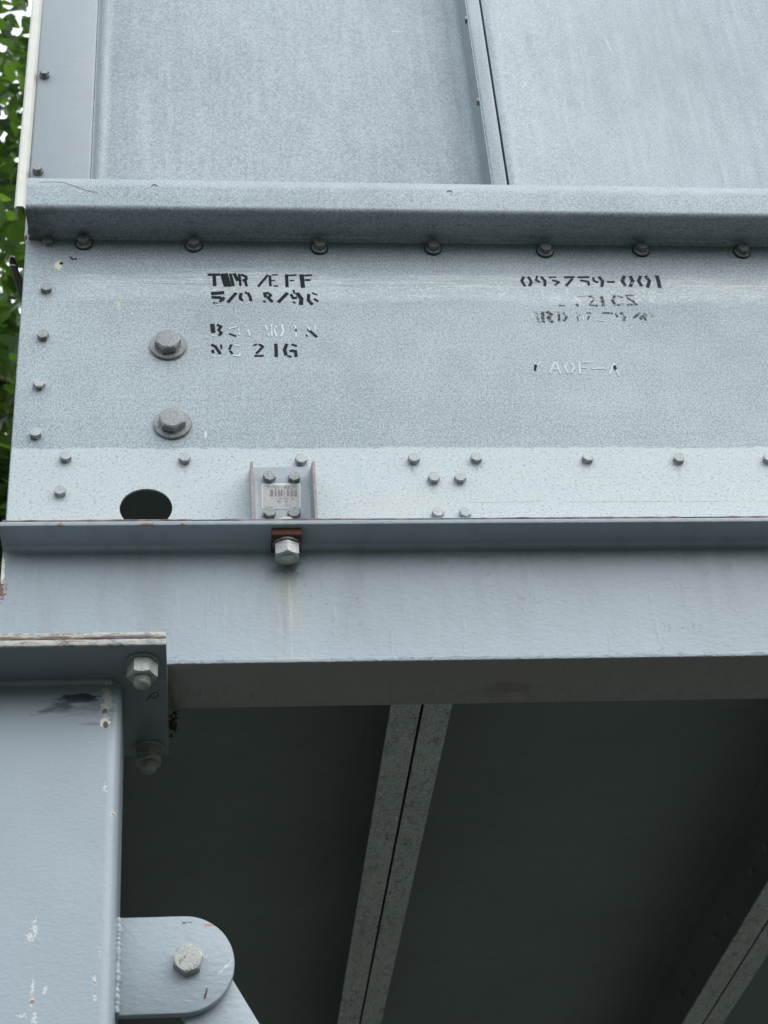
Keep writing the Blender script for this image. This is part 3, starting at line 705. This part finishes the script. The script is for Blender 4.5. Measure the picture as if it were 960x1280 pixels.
# body: side wall, floor sheet, joists, rear wall, roof
slab('side_wall', XL-.002, XL+.001, Y0+.006, DEEP, ZS, ptop, M['panel'], tower, 0)
slab('side_wall', XR-.001, XR+.002, Y0+.006, DEEP, ZS, ptop, M['panel'], tower, 0)
slab('rear_wall', XL+.0015, XR-.0015, DEEP-.003, DEEP, ZS, ptop, M['panel'], tower, 0)
slab('roof', XL-.02, XR+.02, Y0-.02, DEEP+.02, ptop+.001, ptop+.02, M['strip'], tower, 0)
ZF = CZ+1.440
slab('floor_sheet', XL+.002, XR-.002, Y0+.0045, DEEP-.004, ZF, ZF+.003, M['floor'], tower, 0)
zj = ZT+.0008
def joist(x0, x1, xs):
    # two channels back to back, their open sides facing away from each other
    for a, c, sg in ((x0, xs-.0022, 1), (x1, xs+.0022, -1)):
        T = .0028*sg
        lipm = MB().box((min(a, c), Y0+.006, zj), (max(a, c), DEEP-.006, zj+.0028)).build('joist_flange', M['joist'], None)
        P = [(c, zj+.0030), (c, ZF-.0006), (a, ZF-.0006), (a, ZF-.0034), (c-T, ZF-.0034), (c-T, zj+.0030)]
        o = MB().prism([(x, Y0+.006, z) for x, z in P], (0, DEEP-.006-Y0-.006, 0)).build('floor_joist', M['floor'], tower); edge_smooth(o, 40)  # web and top take the darker sheet colour, painting in the channel's shade
        lipm.parent = o; lipm.location = WPOS[lipm.name]-WPOS[o.name]
for d in (0, .7275, 1.455):
    joist(.2755+d, .3645+d, .3215+d)
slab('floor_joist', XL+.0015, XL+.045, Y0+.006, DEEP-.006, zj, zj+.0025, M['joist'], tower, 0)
# bolts through the joist side (faint in the dark), seen beside the right-hand joist
for k in range(9):
    y = 2.72+k*.155+(.05 if k % 2 else 0)
    M4 = frame((.3215+.7275-.0052, y, CZ+1.37), (-1, 0, 0), .3*k); mb = MB(); hex_head(mb, .0085, .007, M4, 24); edge_smooth(mb.build('joist_bolt', M['screw'], tower), 22)

# shim strip between skirt and beam, with gaps
shimz0, shimz1 = ZT+.0007, ZT+.0029
def shim(xa, xb, z1=shimz1, y0=1.7490): 
    n = max(2, int((xb-xa)/.01)); V = []; Fc = []
    for i in range(n+1):
        x = xa+(xb-xa)*i/n; j = random.uniform(-.0007, .0007); dz = random.uniform(-.0004, .0002)
        V += [(x, y0+j, shimz0), (x, Y0+.02, shimz0), (x, Y0+.02, z1), (x, y0+j, z1+dz)]
    for i in range(n):
        a = i*4
        for q in range(4): Fc.append((a+q, a+(q+1) % 4, a+4+(q+1) % 4, a+4+q))
    Fc += [(3, 2, 1, 0), (n*4, n*4+1, n*4+2, n*4+3)]
    MB().add(V, Fc).build('packing_strip', M['shim'], tower)
def bx(px): return atY(px, 650, 1.75).x
shim(bx(2)+.002, bx(240)); shim(bx(276), bx(512)); shim(bx(603), bx(852)); shim(bx(905), 2.9)
# skirt bottom return lip that hides the joint behind the strip
slab('skirt_lip', XL+.0015, XR, 1.7505, Y0-.0003, ZS-.0002, ZS+.0004, M['wall'], tower, 0)
# bracket
xb0, xb1 = .0667, .1475; zb0, zb1 = ZT+.0044, CZ+1.3655
brk = MB()
P = []
yb, yf = Y0-.0008, 1.7555; tk = .0032; rr = .007
outer = [(xb0, yf), (xb0+tk, yf)]+[(xb0+tk+rr*(1-cos(pi/2*i/5)), yb-tk-rr+rr*sin(pi/2*i/5)) for i in range(6)]
right = [(2*(xb0+xb1)/2-x, y) for x, y in outer][::-1]
P = outer+right+[(xb1, yb), (xb0, yb)]
zbk = atY(345, 584, yb-tk).z
zt1 = zb1-.001
o = MB().prism([(x, y, zb0) for x, y in P], (0, 0, zt1-zb0)).build('mounting_bracket', M['strip'], tower); edge_smooth(o, 40)
bracket = o
bev = MB().prism([(xb0+tk, yb-tk, zt1+.0001), (xb1-tk, yb-tk, zt1+.0001), (xb1-tk, yb, zt1+.0001), (xb0+tk, yb, zt1+.0001)], (0, 0, zbk-zt1)).build('back_plate', M['strip'], bracket)
for (xa, xc) in ((xb0, xb0+tk), (xb1-tk, xb1)):
    MB().prism([(xa, yf, zt1+.0001), (xa, yf+.002, zt1+.0015), (xa, yb, zbk-.002), (xa, yb, zt1+.0001)], (tk-.0001, 0, 0)).build('bracket_ear', M['strip'], bracket)
    MB().box((xa, yf-.0006, zb0+.003), (xa+tk, yf-.0001, zt1)).build('cut_edge', M['edge'], bracket)
    MB().box((xa+.0004, yf-.0012, zb0), (xa+tk-.0004, yf-.0002, zb0+.0026)).build('weep_notch', M['rubber'], bracket)
# sticker
ys = yb-tk-.0006
def sp(x, y, dy=0): return atY(320+x/14.77, 595+y/14.77, ys-dy)
def rquad(x0, y0, x1, y1, dy, name, mat, parent, r=14):
    pts = []
    for (cx_, cy_, a0) in ((x1-r, y0+r, -pi/2), (x1-r, y1-r, 0), (x0+r, y1-r, pi/2), (x0+r, y0+r, pi)):
        for i in range(5): a = a0+pi/2*i/4; pts.append(sp(cx_+r*cos(a), cy_+r*sin(a), dy))
    return MB().prism(pts, (0, .0003, 0)).build(name, mat, parent)
lab = rquad(105, 135, 825, 600, 0, 'barcode_label', M['paper_rim'], tower, 30); lab['label'] = 'small weathered white barcode label'
rquad(128, 162, 802, 572, .0004, 'label_face', M['paper'], lab, 25)
def sp2(x, y): return sp(x, y, .0010)
bars = [([(x, 252), (x+2, 362)], w_) for x, w_ in ((278, 24), (305, 20), (358, 20), (372, 8), (418, 22), (436, 8), (462, 8), (478, 16), (522, 10), (572, 10), (590, 16), (608, 8), (640, 8), (660, 22), (682, 8), (708, 8), (735, 22), (750, 8))]
strokes('barcode', bars, M['label_ink'], lab, sp2, .000078, (0, -1, 0))
def tiny(txt, x, y, w_, h_, lw):
    G_ = {'T': [[(0,0),(1,0)],[(.5,0),(.5,1)]], '-': [[(.1,.5),(.9,.5)]], 'F': [[(0,1),(0,0),(1,0)],[(0,.5),(.8,.5)]], '0': [[(0,0),(1,0),(1,1),(0,1),(0,0)]], '1': [[(.5,0),(.5,1)]], 'C': [[(1,0),(0,.1),(0,.9),(1,1)]],
          'O': [[(.1,0),(.9,0),(1,.5),(.9,1),(.1,1),(0,.5),(.1,0)]], 'P': [[(0,1),(0,0),(1,0),(1,.5),(0,.5)]], '7': [[(0,0),(1,0),(.3,1)]], 'A': [[(0,1),(.5,0),(1,1)],[(.2,.6),(.8,.6)]], '4': [[(.8,1),(.8,0),(0,.7),(1,.7)]], 'N': [[(0,1),(0,0),(1,1),(1,0)]], ' ': []}
    s_ = []
    for i, ch in enumerate(txt):
        for l_ in G_.get(ch, []): s_.append(([(x+i*w_*1.35+a*w_, y+c_*h_) for a, c_ in l_], lw))
    return s_
strokes('label_text', tiny('T-T01-40COT', 205, 182, 38, 42, 9)+tiny('1 A 0C7N4 T01', 290, 402, 26, 22, 6)+tiny('T01 A4 1', 385, 458, 26, 24, 6)+tiny('TF1', 540, 528, 24, 22, 6), M['label_ink'], lab, sp2, .000066, (0, -1, 0))

# fasteners on the tower: hex screws
def screw(px, py, Y=Y0, R=.0079, H=.0070, mat=None, parent=tower, name='hex_screw', washer=None, wmat=None):
    p = atY(px, py+2.2, Y); p.y -= .0002
    sp_ = random.uniform(0, pi/3); tl = (random.uniform(-.05, .05), random.uniform(-.05, .05))
    M4 = frame(p, (0, -1, 0), sp_, tl); h = 0
    mb = MB()
    if washer:
        for j, (wr, wt, wm, nm) in enumerate(washer):
            pass
        hh = sum(w_[1] for w_ in washer)
    else: hh = 0
    hex_head(mb, R, H, M4, 36, h0=hh)
    o = edge_smooth(mb.build(name, mat or M['screw'], parent), 22)
    if washer:
        h = 0
        for (wr, wt, wm, nm) in washer:
            e = MB().lathe([(wr, h), (wr, h+wt*.7), (wr*.95, h+wt)], 32, M4).build(nm, wm, o); edge_smooth(e, 50); h += wt
    return o
# top row: flanged heads with rubber sealing washers
for (px, py) in ((105, 300), (242, 303), (399, 306), (541, 307), (681, 310), (801, 309), (927, 311)):
    o = screw(px, py+2.5, mat=M['dark_bolt'], R=.0088, H=.0085, washer=((.0129, .0022, M['rubber'], 'sealing_washer'), (.0113, .0016, M['bolt'], 'washer')), name='flanged_screw')
for k in range(1, 14):
    pos_ = atY(927, 311, Y0); o = None
    x = pos_.x+.138*k
    if x < XR-.05:
        M4 = frame((x, Y0-.0002, pos_.z), (0, -1, 0), .2*k); mb = MB(); hex_head(mb, .0088, .0085, M4, 24, h0=.0025); mb.lathe([(.0125, 0), (.0125, .0025)], 24, M4)
        edge_smooth(mb.build('flanged_screw', M['bolt'], tower), 22)
for (px, py, m_) in ((60.5, 301, 'dark_bolt'), (58, 360, 'bolt'), (54, 419, 'bolt'), (49, 480, 'screw'), (44.5, 542, 'screw'), (82, 571, 'screw'), (75.5, 614, 'screw'), (231, 573, 'screw'), (376, 574.5, 'screw'),
                     (517, 573, 'screw'), (595, 572, 'screw'), (734, 572, 'screw'), (848, 572.5, 'screw'), (960, 573, 'screw'), (542, 597, 'screw'), (575, 597, 'screw'), (547, 641, 'screw'), (581, 641, 'screw')):
    screw(px, py, mat=M[m_])
for (px, py) in ((336.5, 596), (367.5, 596), (337, 641), (367.5, 641)): screw(px, py, Y=yb-tk, mat=M['bolt'], R=.0083, parent=bracket)
for (px, py) in ((55.5, 92), (47.5, 212)):
    screw(px, py+1, mat=M['bolt'], R=.0070, H=.0060, washer=((.0078, .004, M['bolt'], 'washer'),), name='flanged_screw')
# screws on the hidden side of the seam rib
for (px, py) in ((581.5, 24), (598.0, 126)):
    p = atY(px, py, Y0+.006); M4 = frame((.4378, Y0+.0075, p.z), (-1, 0, 0), .4); mb = MB(); hex_head(mb, .0060, .0050, M4, 24); edge_smooth(mb.build('hex_screw', M['bolt'], tower), 22)
# two big bolts with round washers
for (px, py, sp_) in ((210, 433, .12), (215.5, 531, -.28)):
    p = atY(px, py, Y0)
    M4 = frame((p.x, p.y-.0003, p.z), (0, -1, 0), sp_, (.02, -.01)); mb = MB(); hex_head(mb, .0178, .0120, M4, 48, ch=.80, h0=.0042)
    o = edge_smooth(mb.build('large_bolt', M['bolt'], tower), 22)
    e = MB().lathe([(.0238, 0), (.0248, .0006), (.0248, .0028), (.0238, .004)], 48, M4).build('washer', M['bolt'], o); edge_smooth(e, 35)

# ================================================================== SMALL THINGS
# rail end poking out at the left
ra = atY(15, 326, 1.95); rb = atY(52, 450, 2.35)
rd = (rb-ra).normalized(); side = rd.cross(Vector((0, 0, 1))).normalized(); upv = side.cross(rd)
rail = empty('channel_rail', ra, 'thin weathered C-shaped rail end poking out past the tower corner by the leaves', 'rail')
s_ = .0045; h_ = .0075; t_ = .0013
c_ = [(s_, h_*.7), (s_*.6, h_), (-s_*.5, h_), (-s_, h_*.5), (-s_, -h_*.6), (-s_*.5, -h_), (s_, -h_), (s_, -h_+t_), (-s_*.4, -h_+t_), (-s_+t_, -h_*.5), (-s_+t_, h_*.5), (-s_*.4, h_-t_), (s_*.4, h_-t_), (s_-t_, h_*.6)]
MB().prism([ra+side*a+upv*b_ for a, b_ in c_], rd*.55).build('channel', M['rail'], rail)
MB().prism([ra+side*a*1.04+upv*b_*1.04 for a, b_ in c_], -rd*.0015).build('cut_end', M['rail_edge'], rail)
# dark scribble under the cap plate and a thread hanging beside the column
cap = bpy.data.objects['cap_plate']
strokes('scribble_mark', [([(183, 876), (187, 871), (192, 866), (197, 865), (198, 869), (194, 873), (189, 871)], 1)], M['rubber'], cap, lambda x, y: atZ(x, y, zc0-.0004), .0011, (0, 0, -1))
def thread(name, pts, r, mat, label):
    pts = [Vector(p) for p in pts]; V = []; Fc = []
    for i, p in enumerate(pts):
        for k in range(5): a = 2*pi*k/5; V.append(p+Vector((cos(a)*r, sin(a)*r*.5, sin(a)*r)))
    for i in range(len(pts)-1):
        for k in range(5): Fc.append((i*5+k, i*5+(k+1) % 5, (i+1)*5+(k+1) % 5, (i+1)*5+k))
    return tag(mesh(name, V, Fc, mat), label, 'thread')
thread('loose_thread', [atY(x, y, 1.80) for x, y in ((154, 978), (156, 982), (158, 987), (161, 990), (164, 993), (167, 996))], .0007, M['thread'], 'short black thread sticking out beside the right edge of the painted column')
# dry debris caught behind the cap plate
pd = atZ(217, 902, ZB-.012)
V = []; Fc = []
for k in range(46):
    c = pd+Vector((random.gauss(0, .0032), random.gauss(0, .006), random.gauss(-.002, .008)))
    a = Vector((random.uniform(-1, 1), random.uniform(-1, 1), random.uniform(-1, 1))).normalized()*random.uniform(.003, .008)
    b_ = a.orthogonal().normalized()*random.uniform(.001, .003); b0 = len(V)
    V += [c-a, c+b_, c+a, c-b_]; Fc += [(b0, b0+1, b0+2, b0+3)]
tag(mesh('leaf_debris', V, Fc, M['debris']), 'small clump of brown dry debris at the right edge of the cap plate', 'debris')

# ================================================================== TREES
t = NT('leaf'); oi = t.n('ShaderNodeObjectInfo')
at = t.n('ShaderNodeAttribute', attribute_name='tone')
lc = t.mix(at.outputs['Fac'], (.010, .024, .007), (.075, .14, .032))
t.finish(lc, .38); tr = t.n('ShaderNodeBsdfTranslucent'); t.put(tr.inputs[0], t.mix(at.outputs['Fac'], (.03, .08, .01), (.20, .36, .04)))
ms = t.n('ShaderNodeMixShader'); ms.inputs[0].default_value = .36
t.t.links.new(t.b.outputs[0], ms.inputs[1]); t.t.links.new(tr.outputs[0], ms.inputs[2])
t.t.links.new(ms.outputs[0], t.t.nodes['Material Output'].inputs[0]); M['leaf'] = t.m
M['bark'] = simple('bark', (.09, .075, .055), .9, 0, .4, 30, .01)
def limb(mb, pts, radii, seg=8):
    V = []; Fc = []
    for i, (p, r_) in enumerate(zip(pts, radii)):
        d = (pts[min(i+1, len(pts)-1)]-pts[max(i-1, 0)]).normalized(); u = d.orthogonal().normalized(); v = d.cross(u)
        for k in range(seg): a = 2*pi*k/seg; V.append(p+u*r_*cos(a)+v*r_*sin(a))
    for i in range(len(pts)-1):
        for k in range(seg): Fc.append((i*seg+k, i*seg+(k+1) % seg, (i+1)*seg+(k+1) % seg, (i+1)*seg+k))
    mb.add(V, Fc)
def tree(base, height, crown_r, label, nleaf, leafs=.12, seed=1, clusters=26, xmax=-.5, dark=.5):
    rnd = random.Random(seed); base = Vector(base)
    root = empty('broadleaf_tree', base, label, 'tree', 'trees behind the tower')
    mb = MB(); top = base+Vector((rnd.uniform(-.3, .3), rnd.uniform(-.3, .3), height*.62))
    tp = [base.lerp(top, i/6)+Vector((rnd.uniform(-.06, .06), rnd.uniform(-.06, .06), 0)) for i in range(7)]
    limb(mb, tp, [.17*(1-.09*i) for i in range(7)], 12); mb.build('trunk', M['bark'], root, smooth=True)
    cc = base+Vector((0, 0, height*.62)); br_ = MB(); cl = []
    for k in range(clusters):
        d = Vector((rnd.gauss(0, 1), rnd.gauss(0, 1), rnd.gauss(.1, .9))).normalized()
        e = cc+Vector((d.x*crown_r, d.y*crown_r, d.z*height*.38))*rnd.uniform(.45, 1)
        e.x = min(e.x, xmax-.1)
        s = tp[rnd.randint(2, 6)]; m_ = s.lerp(e, .5)+Vector((0, 0, rnd.uniform(.05, .35)))
        pts = [s, s.lerp(m_, .6), m_, m_.lerp(e, .6), e]; limb(br_, pts, [.06, .045, .03, .018, .007], 6)
        cl.append((e, rnd.uniform(.45, .9)))
        for j in range(3):
            q = m_.lerp(e, rnd.uniform(.2, .9)); f_ = q+Vector((rnd.gauss(0, .4), rnd.gauss(0, .4), rnd.gauss(0, .3))); f_.x = min(f_.x, xmax-.05)
            limb(br_, [q, q.lerp(f_, .5)+Vector((0, 0, .04)), f_], [.014, .009, .004], 5); cl.append((f_, rnd.uniform(.3, .5)))
    br_.build('limbs', M['bark'], root, smooth=True)
    V = []; Fc = []; tone = []
    for k in range(nleaf):
        c, R_ = cl[rnd.randrange(len(cl))]
        p = c+Vector((rnd.gauss(0, .5), rnd.gauss(0, .5), rnd.gauss(0, .42)))*R_
        if p.x > xmax: p.x = 2*xmax-p.x
        s = leafs*rnd.uniform(.6, 1.25)
        ax = Vector((rnd.gauss(0, 1), rnd.gauss(0, 1), rnd.gauss(-.35, .5))).normalized(); sd_ = ax.cross(Vector((rnd.gauss(0, .5), rnd.gauss(0, .5), 1))).normalized(); nn = sd_.cross(ax)
        b0 = len(V)
        V += [p, p+ax*s*.3+sd_*s*.22+nn*s*.03, p+ax*s*.65+sd_*s*.17+nn*s*.02, p+ax*s-nn*s*.05, p+ax*s*.65-sd_*s*.17+nn*s*.02, p+ax*s*.3-sd_*s*.22+nn*s*.03, p+ax*s*.5-nn*s*.02]
        Fc += [(b0, b0+1, b0+2, b0+6), (b0+2, b0+3, b0+6), (b0+3, b0+4, b0+6), (b0+4, b0+5, b0, b0+6)]
        tone += [min(1, max(0, rnd.gauss(dark, .25)))]*4
    o = mesh('crown', V, Fc, M['leaf'], root)
    a = o.data.attributes.new('tone', 'FLOAT', 'FACE'); a.data.foreach_set('value', tone)
    return root
tree((-1.75, 5.2, 0), 8.4, 1.6, 'nearest leafy green tree just left of the tower corner', 60000, .095, 3, 40, -.42, .27)
tree((-3.3, 8.0, 0), 11.5, 2.6, 'tall leafy tree standing further back on the left', 34000, .11, 5, 40, -.8, .25)
tree((-5.6, 4.6, 0), 8.0, 2.2, 'bushy tree at the far left, clear of the tower', 8000, .15, 8, 22, -2.4, .5)
tree((-1.9, 12.0, 0), 14.5, 3.2, 'tallest tree rising behind the others', 18000, .18, 11, 34, -.7, .3)

# unseen ring of foliage added all round the clearing to block low sky light
rnd = random.Random(4); V = []; Fc = []; tone = []
na, nz = 120, 14
def wr_(a, z):
    r0 = 15+1.6*sin(3*a+1)+1.2*sin(7*a)+.8*sin(13*a+2)
    hmax = 5.5+.9*sin(5*a)+.7*sin(11*a+1)+.4*sin(23*a); k = z/(nz-1)
    return Vector(((r0+2.2*k*k+rnd.uniform(-.5, .5))*sin(a), 2+(r0+2.2*k*k+rnd.uniform(-.5, .5))*cos(a), hmax*k))
gr = [[wr_(2*pi*i/na, j) for j in range(nz)] for i in range(na)]
for i in range(na):
    for j in range(nz): V.append(gr[i][j])
for i in range(na):
    for j in range(nz-1):
        i2 = (i+1) % na; Fc.append((i*nz+j, i2*nz+j, i2*nz+j+1, i*nz+j+1)); tone.append(rnd.uniform(0, .3))
for k in range(16000):
    i = rnd.randrange(na); j = rnd.randrange(nz-1); p = gr[i][j].lerp(gr[(i+1) % na][j+1], rnd.random())+Vector((rnd.gauss(0, .5), rnd.gauss(0, .5), rnd.gauss(0, .5)))
    a = Vector((rnd.gauss(0, 1), rnd.gauss(0, 1), rnd.gauss(0, 1))).normalized()*rnd.uniform(.12, .3); b_ = a.orthogonal().normalized()*a.length*.5; b0 = len(V)
    V += [p-a, p+b_, p+a, p-b_]; Fc.append((b0, b0+1, b0+2, b0+3)); tone.append(rnd.uniform(0, .6))
o = mesh('sky_block_foliage', V, Fc, M['leaf']); tag(o, 'dense green foliage ring added out of view to block low sky light', None, None, 'stuff')
a = o.data.attributes.new('tone', 'FLOAT', 'FACE'); a.data.foreach_set('value', tone)
